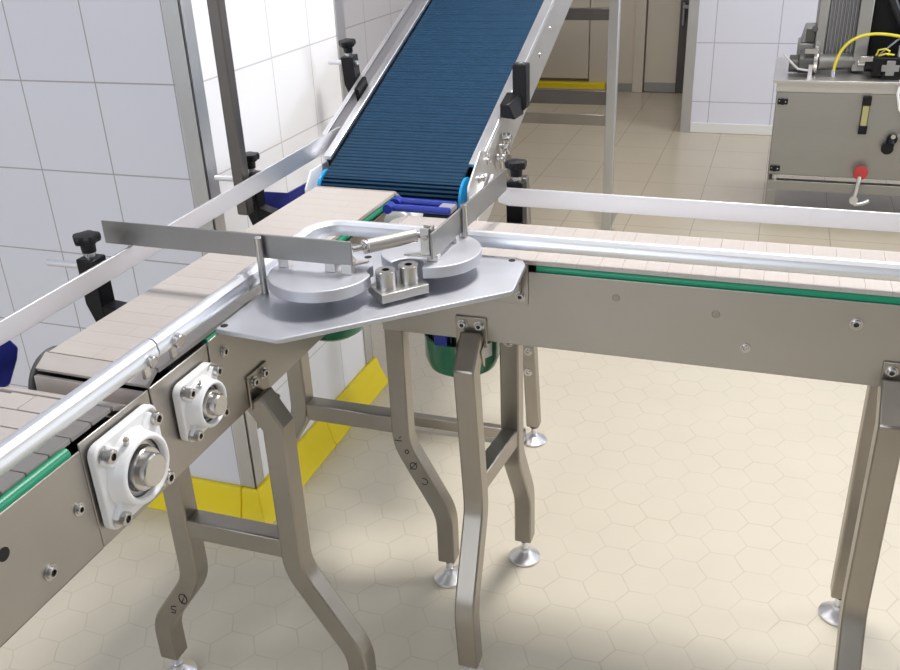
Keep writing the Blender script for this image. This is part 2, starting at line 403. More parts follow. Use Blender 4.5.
# ------------------------------------------------------------------ conveyor frames
XP=-.757       # outer face of the left conveyor's near panel
YP=1.436       # outer face of the right conveyor's near panel
def flange_bearing(parent, y, z, half, r, x=XP):
    b=MB(); x0=x+.003
    poly=[]
    for sy,sz in ((-1,-1),(1,-1),(1,1),(-1,1)):
        cy,cz=y+sy*(half-.016),z+sz*(half-.016)
        a0={(-1,-1):PI,(1,-1):1.5*PI,(1,1):0,(-1,1):.5*PI}[(sy,sz)]
        for k in range(6):
            a=a0+k/5*PI/2; poly.append((x0,cy+.016*math.cos(a),cz+.016*math.sin(a)))
    b.prism(poly,(.013,0,0))
    b.lathe((x0+.012,y,z),(1,0,0),[(r*1.22,0),(r*1.1,.008),(r*1.06,.020),(r*1.02,.0225),(r*.90,.0225),(r*.87,.019),(r*.87,.012)],40,cap=False)
    for sy in (-1,1):                       # ribs to the corners
        for sz in (-1,1):
            c=Vector((x0+.013,y+sy*half*.62,z+sz*half*.62)); dd=Vector((0,sy,sz)).normalized(); pp=Vector((0,-sz,sy)).normalized()
            b.obox(c+Vector((.003,0,0)),dd*half*.25,pp*half*.20,Vector((.004,0,0)))
    br=b.build('flange_bearing',M['white'],parent,.003,3); br['label']='white four-bolt flange bearing'
    ins=MB(); ins.lathe((x0+.020,y,z),(1,0,0),[(r*.87,-.003),(r*.86,.002),(r*.70,.003),(r*.68,.001),(r*.66,.003),(r*.66,.012),(r*.63,.014),(r*.50,.014)],36)
    ins.build('bearing_insert',M['bolt'],br)
    sh=MB(); sh.lathe((x0,y,z),(1,0,0),[(r*.50,0),(r*.50,.044),(r*.46,.046),(r*.02,.046)],32); sh.build('shaft_end',M['bolt'],br)
    for sy in (-1,1):
        for sz in (-1,1): bolt(br,(x0+.013,y+sy*half*.74,z+sz*half*.74),(1,0,0),.0092 if half>.05 else .0078,.015)
    gn=MB(); gn.cyl((x0+.022,y-r*.35,z+r*1.0),(x0+.026,y-r*.42,z+r*1.22),.004,10); gn.cyl((x0+.026,y-r*.42,z+r*1.22),(x0+.027,y-r*.44,z+r*1.36),.0022,10)
    gn.build('grease_nipple',M['bolt'],br)
    return br

def near_conveyor():
    t=thing('slat_conveyor','steel slat conveyor at the lower left corner, ending at the larger white bearing','conveyor',(-.86,.4,0))
    p=MB(); p.box((XP-.003,-.35,.704),(XP,.735,.853)); p.box((XP-.02,-.35,.704),(XP,.735,.707)); p.build('side_panel',M['panel'],t,.0012)
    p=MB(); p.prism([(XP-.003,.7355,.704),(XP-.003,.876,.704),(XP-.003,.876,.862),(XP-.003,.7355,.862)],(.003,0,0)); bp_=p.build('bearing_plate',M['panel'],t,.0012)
    MB().box((-.985,-.35,.704),(-.982,.86,.845)).build('side_panel',M['panel'],t,.001)
    g=MB(); g.sweep([(XP-.0085,-.35,.8555),(XP-.0085,.722,.8555)],[(.0075*math.cos(a),.0085*math.sin(a)) for a in [2*PI*k/12 for k in range(12)]]); g.build('wear_strip',M['green'],t)
    MB().cyl((-.98,.803,.789),(XP,.803,.789),.0145,20).build('drive_shaft',M['bolt'],t)
    sp=MB()
    for x in (-.93,-.87,-.80): sp.lathe((x,.803,.789),(1,0,0),[(.045,-.012),(.058,-.012),(.058,.012),(.045,.012)],16,False)
    sp.build('sprocket',M['black'],t)
    f,per=oval((-.868,-.30,.866),(0,1,0),1.103,.072)
    n=int(per/.0381); pitch=per/n; b=MB()
    for i in range(n):
        q,d,u=f((i+.5)*pitch); s=d.cross(u)          # lateral
        w=.193; flat=abs(u.z)>.999
        # two interlocking halves, brick laid, with a comb-like notch at the joint
        j=(.30 if i%2 else .62)*w
        for a0,a1 in ((0,j-.0007),(j+.0007,w)):
            c=q-u*.0035+s*(w/2-(a0+a1)/2)*(1)
            if a1>=w-1e-6 and flat:            # free ends on the near side: shorter, with open gaps
                e=.034; c2=q-u*.0035+s*(w/2-(a0+a1-e)/2); b.obox(c2,d*(pitch/2-.0010),s*((a1-e-a0)/2),u*.0035)
                c3=q-u*.0035+s*(w/2-(2*a1-e)/2); b.obox(c3,d*(pitch/2-.0045),s*(e/2),u*.0035)
            else: b.obox(c,d*(pitch/2-(.0010 if flat else .0045)),s*((a1-a0)/2),u*.0035)
    b.build('slat_chain',M['slat'],t,.0008,1)
    MB().box((-.96,-.3,.73),(-.775,.80,.74)).build('drip_pan',M['darkgrey'],t)
    flange_bearing(t,.803,.789,.064,.045)
    h=MB(); h.lathe((XP,.593,.806),(1,0,0),[(.0085,0),(.0085,.0006),(.0001,.0006)],18,cap=False); h.build('panel_hole',M['hole'],t)
    bolt(t,(XP,.645,.738),(1,0,0),.0078,.006,'panel_bolt'); bolt(t,(XP,.711,.783),(1,0,0),.0065,.005,'panel_bolt')
    # support stand behind the photograph's edge
    for x in (-.94,-.80):
        lg=MB().box((x-.019,-.12,.05),(x+.019,-.082,.71)).build('leg',M['leg'],t,.003)
        MB().lathe((x,-.101,0),(0,0,1),[(.038,0),(.038,.005),(.012,.024),(.009,.055)],24).build('levelling_foot',M['frame'],lg)
    return t
near_conveyor()

def middle_conveyor():
    t=thing('slat_conveyor','beige slat conveyor from the smaller white bearing back to the blue incline','conveyor',(-.84,1.2,0))
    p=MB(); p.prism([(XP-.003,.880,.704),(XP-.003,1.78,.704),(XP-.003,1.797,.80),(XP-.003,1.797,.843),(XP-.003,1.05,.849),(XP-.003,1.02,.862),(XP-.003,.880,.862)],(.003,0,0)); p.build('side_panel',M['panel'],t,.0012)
    MB().box((-.898,.93,.69),(-.895,1.78,.835)).build('side_panel',M['panel'],t,.001)
    g=MB(); pr=[(.0075*math.cos(a),.0085*math.sin(a)) for a in [2*PI*k/12 for k in range(12)]]
    g.sweep([(XP-.0105,1.035,.8522),(XP-.0105,1.79,.8505)],pr); ws=g.build('wear_strip',M['green'],t)
    up=Vector((0,0,1)); d=Vector((.0164,1,0)).normalized()
    f,per=oval((-.8693,.926,.868),d,.838,.038,up); n=round(per/.0381); pitch=per/n; b=MB()
    rnd=random.Random(4)
    for i in range(n):
        q,dd,u=f((i+.5)*pitch); s=dd.cross(u); w=.192
        j=(.33 if i%2 else .60)*w
        for a0,a1 in ((0,j-.0002),(j+.0002,w)):
            c=q-u*.0035+s*(w/2-(a0+a1)/2)
            b.obox(c,dd*(pitch/2-(.0002 if abs(u.y)<.1 else .0050)),s*((a1-a0)/2),u*(.0035))
    b.build('slat_chain',M['slat'],t)
    MB().cyl((-.98,.963,.796),(XP,.963,.796),.0125,20).build('drive_shaft',M['bolt'],t)
    e=MB(); e.lathe((-.972,.936,.814),(1,0,0),[(.053,-.006),(.053,0),(.047,.003)],28); e.build('chain_guard',M['darkgrey'],t,.002)
    sp=MB()
    for x in (-.93,-.87,-.80): sp.lathe((x,.963,.796),(1,0,0),[(.030,-.012),(.046,-.012),(.046,.012),(.030,.012)],16,False)
    sp.build('sprocket',M['black'],t)
    MB().box((-.893,1.0,.74),(-.762,1.8,.75)).build('drip_pan',M['darkgrey'],t)
    flange_bearing(t,.964,.796,.047,.033)
    # two trestles with bent legs
    for Y,ro,lo,lb,zb in ((1.128,.034,.049,.142,.285),(1.570,.066,.030,.112,.40)):
        leg(t,bent(ro,.142 if Y<1.3 else .158),((XP,Y,0),(1,0,0),(0,1,0)),.020,.020)
        leg(t,bent(lo,lb,zb,zb-.13),((-.905,Y,0),(-1,0,0),(0,1,0)),.020,.020)
        MB().box((-.905-lo+.018,Y-.019,.393),(XP+ro-.018,Y+.019,.434)).build('crossbar',M['leg'],t,.003)
        bracket(t,(XP,Y+.007,.730),(1,0,0),(0,1,0)); bracket(t,(-.898,Y,.732),(-1,0,0),(0,1,0))
    # flat pads that carry the wall-side rail clamps
    return t
mid=middle_conveyor()
def strokes(lg, Y, curves, r=.0009):
    b=MB()
    for c in curves: b.tube([(x,Y-.0004,z) for x,z in c],r,6)
    m=b.build('ink_mark',M['hole'],lg); m['label']='dark hand-drawn marks on the leg'
def ring(x,z,rx,rz,a0=0,a1=360,n=14): return [(x+rx*math.cos(math.radians(a0+(a1-a0)*k/n)),z+rz*math.sin(math.radians(a0+(a1-a0)*k/n))) for k in range(n+1)]
lg=[o for o in mid.children if o.name.startswith('leg') and not o.name.startswith('leg_')]
strokes(lg[2],1.550,[[(-.7043,.3767),(-.6877,.3769)],[(-.694,.383),(-.690,.388)],ring(-.678,.351,.004,.005),ring(-.6645,.316,.008,.0085),[(-.673,.306),(-.656,.326)],ring(-.641,.279,.008,.008,-140,120)])
strokes(lg[1],1.108,[ring(-.9785,.2383,.009,.012),[(-.999,.214),(-1.010,.212),(-1.012,.205),(-1.002,.203),(-1.004,.196),(-1.013,.196)],[(-.984,.226),(-.972,.250)]])

def right_conveyor():
    t=thing('slat_conveyor','pale beige slat conveyor running to the right with a green strip along its front edge','conveyor',(-.2,1.53,0))
    Y2=1.57; X0,X1=-.66,1.05
    p=MB(); p.box((X0,YP,.704),(X1,YP+.003,.849)); p.box((.219,YP-.0004,.845),(.243,YP+.003,.857)); p.build('side_panel',M['panel'],t,.0012)
    MB().box((X0,Y2-.003,.704),(X1,Y2,.849)).build('side_panel',M['panel'],t,.0012)
    pr=[(.0075*math.cos(a),.0085*math.sin(a)) for a in [2*PI*k/12 for k in range(12)]]
    g=MB(); g.sweep([(-.36,YP+.0095,.8535),(.218,YP+.0095,.8535)],pr); g.build('wear_strip',M['green'],t)
    g=MB(); g.sweep([(.246,YP+.0095,.8535),(X1,YP+.0095,.8535)],pr); g.build('wear_strip',M['green'],t)
    f,per=oval((-.67,1.533,.868),(1,0,0),1.67,.05); n=round(per/.0381); pitch=per/n; b=MB()
    for i in range(n):
        q,dd,u=f((i+.5)*pitch); s=dd.cross(u); w=.186
        j=(.36 if i%2 else .64)*w
        for a0,a1 in ((0,j-.0002),(j+.0002,w)):
            c=q-u*.0035+s*(w/2-(a0+a1)/2); b.obox(c,dd*(pitch/2-.0002),s*((a1-a0)/2),u*.0035)
    b.build('slat_chain',M['slatx'],t)
    r=MB(); r.lathe((-.712,1.652,.838),(0,1,0),[(.020,0),(.028,.004),(.028,.09),(.022,.096)],24); r.build('nose_roller',M['whiteplastic'],t)
    MB().box((X0,YP+.003,.73),(X1,Y2-.003,.74)).build('drip_pan',M['darkgrey'],t)
    for i,(XF,XB) in enumerate(((-.478,-.449),(.230,.250))):
        leg(t,bent(.050,.152) if not i else bent(.050,.14,.29,.13),((XF,YP,0),(0,-1,0),(1,0,0)),.020,.020,.026 if not i else 0)
        leg(t,bent(.020,.120) if not i else [(.004,.715),(.05,.655),(.125,.62),(.125,.060)],((XB,Y2,0),(0,1,0),(1,0,0)),.020,.020)
        if not i: MB().hexa([(-.484,1.404,.393),(-.450,1.404,.393),(-.432,1.572,.393),(-.466,1.572,.393),(-.484,1.404,.434),(-.450,1.404,.434),(-.432,1.572,.434),(-.466,1.572,.434)]).build('crossbar',M['leg'],t,.003)
        bracket(t,(XF-.003 if not i else XF+.01,YP,.722),(0,-1,0),(1,0,0),.060,.060); bracket(t,(XB,Y2,.728),(0,1,0),(1,0,0))
    bolt(t,(-.449,1.5695,.640),(0,-1,0),.0085,.004,'leg_bolt')
    for x,z,rr in ((-.053,.804,.0045),(-.219,.816,.0045)):
        d=MB(); d.lathe((x,YP,z),(0,-1,0),[(.007,0),(.006,.0008),(.0001,.001)],16,cap=False); d.build('weld_spot',M['leg'],t)
    bolt(t,(-.001,YP,.748),(0,-1,0),.0062,.0035,'panel_bolt'); bolt(t,(.161,YP,.811),(0,-1,0),.0075,.005,'panel_bolt')
    return t
right_conveyor()

# ------------------------------------------------------------------ guide rails
def rail_prof(w=.0115,h=.0135):
    return [(-w,-h*.55),(-w*.7,-h),(w*.7,-h),(w,-h*.55),(w,-h*.1),(w*.86,h*.15),(w*.86,h*.55),(w*.45,h*.95),(w*.2,h),(-w*.2,h),(-w*.45,h*.95),(-w*.86,h*.55),(-w*.86,h*.15),(-w,-h*.1)]
XR=-.772; YR=1.441; ZR=.903
def rails():
    a=MB().sweep([(XR,-.3,ZR),(XR,.915,ZR)],rail_prof(.0125,.0145)); t=thing('guide_rail','straight silver guide rail at the lower left, ending at a joint above the bearings','guide rail',(XR,.4,.88))
    a.build('rail_profile',M['alu'],t)
    for y in (.895,):
        b=MB(); b.cyl((XR+.010,y,ZR-.006),(XR+.020,y,ZR-.008),.0085 if y>.8 else .006,20,True,.001); b.obox((XR+.002,y,ZR-.022),(.003,0,0),(0,.006,0),(0,0,.012)); b.build('rail_clip',M['bolt'],t,.001)
    t=thing('guide_rail','silver guide rail bent round the inner corner onto the right conveyor','guide rail',(XR,YR,.88))
    R=.055; pts=[(XR,.919,ZR)]
    for k in range(13):
        q=PI/2*k/12; pts.append((XR+R-R*math.cos(q),YR-R+R*math.sin(q),ZR))
    pts.append((1.0,YR,ZR))
    MB().sweep(pts,rail_prof()).build('rail_profile',M['alu'],t)
    b=MB(); b.sweep([(XR,1.155,ZR),(XR,1.20,ZR)],rail_prof(.0135,.0155)); b.build('rail_sleeve',M['frame'],t)
    b=MB(); b.cyl((XR+.010,.958,ZR-.005),(XR+.020,.958,ZR-.007),.0105,22,True,.001); b.obox((XR+.002,.958,ZR-.022),(.003,0,0),(0,.006,0),(0,0,.012)); b.build('rail_clip',M['bolt'],t,.001)
    for x in (.35,.8):
        b=MB(); b.obox((x,YR-.004,ZR-.020),(.008,0,0),(0,.003,0),(0,0,.010)); b.build('rail_clip',M['bolt'],t,.001)
    # flat bars
    XB=-1.0
    pts=[(XB,.2,.93),(XB,1.90,.934)]
    b=MB(); b.prism([(XB,.86,.896),(XB,1.99,.903),(XB,1.99,.944),(XB,.86,.929)],(-.005,0,0))
    # rounded hook at the far end, turned towards the incline
    arc=[(XB-.0025,1.989,.9235)]
    for k in range(1,9):
        q=k/8*PI/2*.8; arc.append((XB-.0025+.005*(1-math.cos(q)),1.989+.022*math.sin(q)*1.4,.9235))
    b.sweep(arc,[(-.0025,-.0215),(.0025,-.0215),(.0025,.0215),(-.0025,.0215)],smooth=False)
    tag(b.build('guide_bar',M['flat'],None,.0008),'long flat aluminium guide bar along the wall side of the middle slat conveyor','guide bar')
    s=math.tan(math.radians(21.2)); y0,z0=1.965,.938
    def q(y,dz): return (XB-.012,y,z0+(y-y0)*s+dz)
    b=MB(); b.prism([q(1.965,0),q(2.005,-.048),q(3.4,-.048),q(3.4,0)],(-.005,0,0)); b.prism([q(1.965,0),q(3.4,0),q(3.4,-.006),q(1.965,-.006)],(-.012,0,0))
    tag(b.build('guide_bar',M['flat'],None,.0008),'sloping flat aluminium guide bar along the left edge of the blue belt','guide bar')
    YB=1.655
    b=MB(); b.prism([(-.492,YB,.899),(-.470,YB,.893),(1.0,YB,.893),(1.0,YB,.923),(-.492,YB,.929)],(0,.005,0))
    tag(b.build('guide_bar',M['flat'],None,.0008),'flat aluminium guide bar along the back edge of the right conveyor','guide bar')
rails()

# ------------------------------------------------------------------ rail clamps
def knob(parent, p, ax, r=.021):
    p=Vector(p); ax=Vector(ax).normalized(); b=MB(); u=ax.orthogonal().normalized(); w=ax.cross(u)
    b.lathe(p,ax,[(.0115,.009),(.0125,.026)],20)
    n=40
    def ring(h,k): return [b.bm.verts.new(p+ax*h+(u*math.cos(2*PI*i/n)+w*math.sin(2*PI*i/n))*(r*k*(1+.10*math.cos(5*2*PI*i/n)))) for i in range(n)]
    rs=[ring(.023,.55),ring(.026,.95),ring(.030,1.0),ring(.036,1.0),ring(.039,.93),ring(.040,.5),ring(.0402,.06)]
    for a,c in zip(rs,rs[1:]):
        for i in range(n): b._f([a[i],a[(i+1)%n],c[(i+1)%n],c[i]],True)
    b._f(rs[-1]); b._f(list(reversed(rs[0])))
    k=b.build('knob',M['black'],parent)
    MB().lathe(p,ax,[(.010,0),(.010,.010)],20).build('collar',M['bolt'],parent)
    return k
def clamp(name,label,loc,rz,reach,with_knob=True,tilt=0,rodlen=(-.09,.0305),group='black guide rail clamps',drop=.115,rod=True):
    # local frame: +x towards the conveyor, z=0 at body top
    t=thing(name,label,'rail clamp',loc,rz,group)
    if tilt: t.rotation_euler=(tilt,0,rz)
    b=MB(); T=wmat(t)
    def P(p): return T@Vector(p)
    h=.017
    body=[(-h,0,0),(h,0,0),(h,0,-drop),(-.004,0,-drop),(-h,0,-drop+.035)]
    b.prism([P((x,-h,z)) for x,y,z in body],P((0,h*2,0))-P((0,0,0)))
    b.prism([P((h-.004,-.016,-drop+.002)),P((reach,-.016,-drop+.002)),P((reach,-.016,-drop+.024)),P((h-.004,-.016,-drop+(.042 if rz==0 and reach<.1 else .034)))],P((0,.032,0))-P((0,0,0)))
    b.build('clamp_body',M['black'],t,.0025)
    if rod: MB().cyl(P((rodlen[0],0,-.018)),P((rodlen[1],0,-.018)),.006,16).build('clamp_rod',M['flat'],t)
    if with_knob: knob(t,P((0,0,0)),P((0,0,1))-P((0,0,0)))
    else:
        bolt(t,P((0,0,0)),P((0,0,1))-P((0,0,0)),.006,.002)
    return t
clamp('rail_clamp','black clamp with round knob in front of the grey tiled wall at the left',(-1.036,1.130,.934),0,.137)
clamp('rail_clamp','black rail clamp half hidden behind the dark hanging post at the bright wall',(-1.036,1.648,.932),0,.068)
clamp('rail_clamp','black clamp with round knob behind the back edge of the right conveyor',(-.468,1.706,.930),-PI/2,.135,rodlen=(-.06,.045))
clamp('rail_clamp','small black clamp with knob beside the left edge of the blue incline belt',(-1.046,2.20,1.083),0,.016,tilt=math.radians(8),rodlen=(-.06,.022),drop=.105)
t=thing('rail_clamp','black clamp without knob on the right side frame of the blue incline','rail clamp',(-.57,2.12,.96),0,'black guide rail clamps')
b=MB(); dn=Vector((0,-.20,-.10)); b.prism([(-.586,2.105,1.085),(-.552,2.105,1.085),(-.552,2.105,.985),(-.575,2.105,.965),(-.586,2.105,.985)],(0,.036,0)); b.hexa([(-.6025,2.055,.972),(-.566,2.055,.968),(-.560,2.115,.968),(-.6025,2.115,.975),(-.6025,2.055,1.004),(-.582,2.055,1.002),(-.562,2.115,1.02),(-.6025,2.115,1.02)])
b.build('clamp_body',M['black'],t,.003)
bolt(t,(-.569,2.123,1.085),(0,0,1),.006,.002)
b=MB(); b.obox((-.9985,2.158,1.008),(.0058,0,0),(0,.028,.011),(0,-.006,.017)); 
tag(b.build('rail_spacer',M['black'],None,.002),'small black spacer block between the sloping guide bar and the blue belt frame','spacer')

# ------------------------------------------------------------------ corner plate and diverter
def corner():
    t=thing('corner_plate','large triangular steel plate bridging the inner corner of the two conveyors','plate',(-.6,1.25,.86))
    poly=[(XP+.001,1.045),(-.648,1.036),(-.640,1.040),(-.364,1.288),(-.361,1.298),(-.370,1.404),(-.380,1.424),(-.392,YP-.002),(XP+.001,YP-.002)]
    MB().prism([(x,y,.867) for x,y in poly],(0,0,.008)).build('plate',M['plate'],t,.0012)
    g=MB(); g.prism([(XP+.0005,1.020,.866),(XP+.0005,1.018,.782),(XP+.0005,1.17,.782),(XP+.0005,1.17,.866)],(.003,0,0)); g.prism([(XP+.001,1.046,.8655),(XP+.001,1.17,.8655),(-.735,1.17,.8655),(-.735,1.046,.8655)],(0,0,.0015))
    gg=g.build('mounting_flange',M['panel'],t,.0008); bolt(gg,(XP+.0035,1.052,.834),(1,0,0),.0068,.006)
    g=MB(); g.prism([(-.373,YP-.0005,.866),(-.373,YP-.0005,.788),(-.443,YP-.0005,.788),(-.443,YP-.0005,.866)],(0,-.003,0)); g.prism([(-.388,YP-.003,.866),(-.388,YP-.003,.805),(-.376,1.372,.866)],(.003,0,0))
    gg=g.build('mounting_flange',M['panel'],t,.0008); bolt(gg,(-.387,YP-.0035,.803),(0,-1,0),.0068,.006)
    for x,y in ((-.748,1.058),(-.398,1.418)):
        h=MB(); h.lathe((x,y,.875),(0,0,1),[(.006,0),(.006,.0006),(.0001,.0006)],14,cap=False); h.build('plate_hole',M['hole'],t)
corner()
def disc_poly(c, r, notch, rn, n=72):
    out=[]; c=Vector(c); nt=Vector(notch)
    for i in range(n):
        p=c+Vector((math.cos(2*PI*i/n),math.sin(2*PI*i/n)))*r
        if (p-nt).length<rn:
            p=nt+(c-nt).normalized()*0+ (p-nt)*0
            continue
        out.append(p)
    # arc of the notch, walked from the last kept point before the gap to the first after it
    gap=max(range(len(out)),key=lambda i:(out[(i+1)%len(out)]-out[i]).length)
    a=out[gap]; b=out[(gap+1)%len(out)]
    a0=math.atan2(*(a-nt).yx); b0=math.atan2(*(b-nt).yx); mid=math.atan2(*(c-nt).yx)
    def un(x): 
        while x-mid>PI: x-=2*PI
        while x-mid<-PI: x+=2*PI
        return x
    a0=un(a0); b0=un(b0)
    arc=[nt+Vector((math.cos(a0+(b0-a0)*k/10),math.sin(a0+(b0-a0)*k/10)))*rn for k in range(1,10)]
    return out[:gap+1]+arc+out[gap+1:]
B1=(-.553,1.226); B2=(-.526,1.256)
def gate(label, c, notch, blade, pin, pinz, mounts, holes, clevis):
    t=thing('diverter_gate',label,'gate',(c[0],c[1],.875),0,'diverter gates on the corner plate')
    MB().prism([(p.x,p.y,.900) for p in disc_poly(c,.084,notch,.027)],(0,0,.019)).build('pivot_disc',M['plate'],t,.0012)
    MB().cyl((c[0],c[1],.8752),(c[0],c[1],.901),.012,24).build('pivot_hub',M['bolt'],t)
    (x0,y0,z0),(x1,y1,z1)=blade
    bl=MB()
    if y1-y0>.1: bl.prism([(x0,y0,z0),(x1,y0,z0),(x1+.013,y1,z0),(x0+.013,y1,z0)],(0,0,z1-z0))
    else: bl.box((x0,y0,z0),(x1,y1,z1))
    bl.build('gate_blade',M['blade'],t,.0008)
    for m in mounts:
        MB().box((m[0]-.009,m[1]-.008,.919),(m[0]+.009,m[1]+.008,z0+.002)).build('blade_mount',M['steel'],t,.001)
    for h in holes:
        q=MB(); q.lathe((h[0],h[1],.919),(0,0,1),[(.006,0),(.006,.0006),(.0001,.0006)],14,cap=False); q.build('disc_hole',M['hole'],t)
    MB().cyl((pin[0],pin[1],pinz[0]),(pin[0],pin[1],pinz[1]),.006,18,True,.0008).build('stop_pin',M['bolt'],t)
    clevis(t)
def clevis1(t):
    b=MB(); b.prism([(-.614,1.1975,.926),(-.582,1.228,.926),(-.582,1.235,.926),(-.614,1.235,.926)],(0,0,.003)); b.prism([(-.604,1.1975,.929),(-.604,1.23,.929),(-.604,1.1975,.962)],(.003,0,0))
    b.box((-.640,1.1975,.919),(-.625,1.225,.929))
    b.build('clevis_bracket',M['steel'],t,.0006)
    q=MB(); q.cyl((-.607,1.198,.952),(-.607,1.216,.952),.006,16); q.build('clevis_pin',M['bolt'],t)
def clevis2(t):
    b=MB(); b.prism([(-.536,1.268,.928),(-.490,1.268,.928),(-.490,1.288,.928),(-.510,1.288,.928)],(0,0,.003))
    b.box((-.507,1.270,.931),(-.4895,1.273,.976)); b.box((-.507,1.287,.931),(-.4895,1.290,.976)); b.box((-.4925,1.270,.931),(-.4895,1.290,.976))
    b.build('clevis_bracket',M['steel'],t,.0006)
    q=MB(); q.cyl((-.498,1.266,.962),(-.498,1.294,.962),.0045,16); q.build('clevis_pin',M['bolt'],t)
gate('left diverter gate with round disc and steel blade reaching over to the left',(-.649,1.196),B1,((-1.055,1.193,.9335),(-.592,1.197,.9735)),(-.7485,1.184),(.8752,.972),((-.715,1.203),(-.632,1.203),(-.602,1.199)),((-.60,1.27),),clevis1)
gate('right diverter gate with round disc and steel blade reaching back',(-.512,1.330),B2,((-.4875,1.262,.928),(-.4835,1.645,.971)),(-.476,1.398),(.919,.977),((-.490,1.283),(-.488,1.372)),(),clevis2)
t=thing('gas_cylinder','short silver cylinder linking the two diverter gate blades','cylinder',(-.55,1.24,.94))
A=Vector((-.588,1.2185,.955)); Bv=Vector((-.5135,1.2765,.962)); dv=(Bv-A).normalized()
b=MB(); b.cyl(A+dv*.012,Bv-dv*.002,.0112,24,True,.0012); b.build('barrel',M['steel'],t)
b=MB(); b.cyl(A-dv*.012,A+dv*.014,.0045,14); b.lathe(A+dv*.004,dv,[(.0105,0),(.0115,.003),(.0115,.006),(.010,.0085)],20); b.build('rod_end',M['bolt'],t)
b=MB(); b.cyl(Bv-dv*.004,Bv+dv*.0045,.006,14); b.build('end_eye',M['bolt'],t)
t=thing('stop_block','small steel block with two tall round socket bolts between the diverter discs','block',(-.53,1.227,.875))
u=Vector((1,1.12,0)).normalized(); v=Vector((-u.y,u.x,0))
c=Vector((-.531,1.226,.8885)); b=MB(); b.obox(c,u*.041,v*.027,Vector((0,0,.0075))); b.obox(c-Vector((0,0,.0105)),u*.02,v*.015,Vector((0,0,.0029))); b.build('block',M['steel'],t,.0012)
for q in (B1,B2):
    q=c+(Vector((q[0],q[1],0))-Vector((-.5395,1.241,0)))*.98+Vector((0,0,.0075)); k=MB()
    k.lathe((q.x,q.y,.8955),(0,0,1),[(.0165,0),(.0165,.0285),(.0152,.030),(.0062,.030)],32,cap=False); k.mi=1; k.lathe((q.x,q.y,.9255),(0,0,1),[(.0062,0),(.0055,-.006),(.0001,-.006)],6,False,cap=False)
    k.build('socket_bolt',[M['bolt'],M['hole']],t)

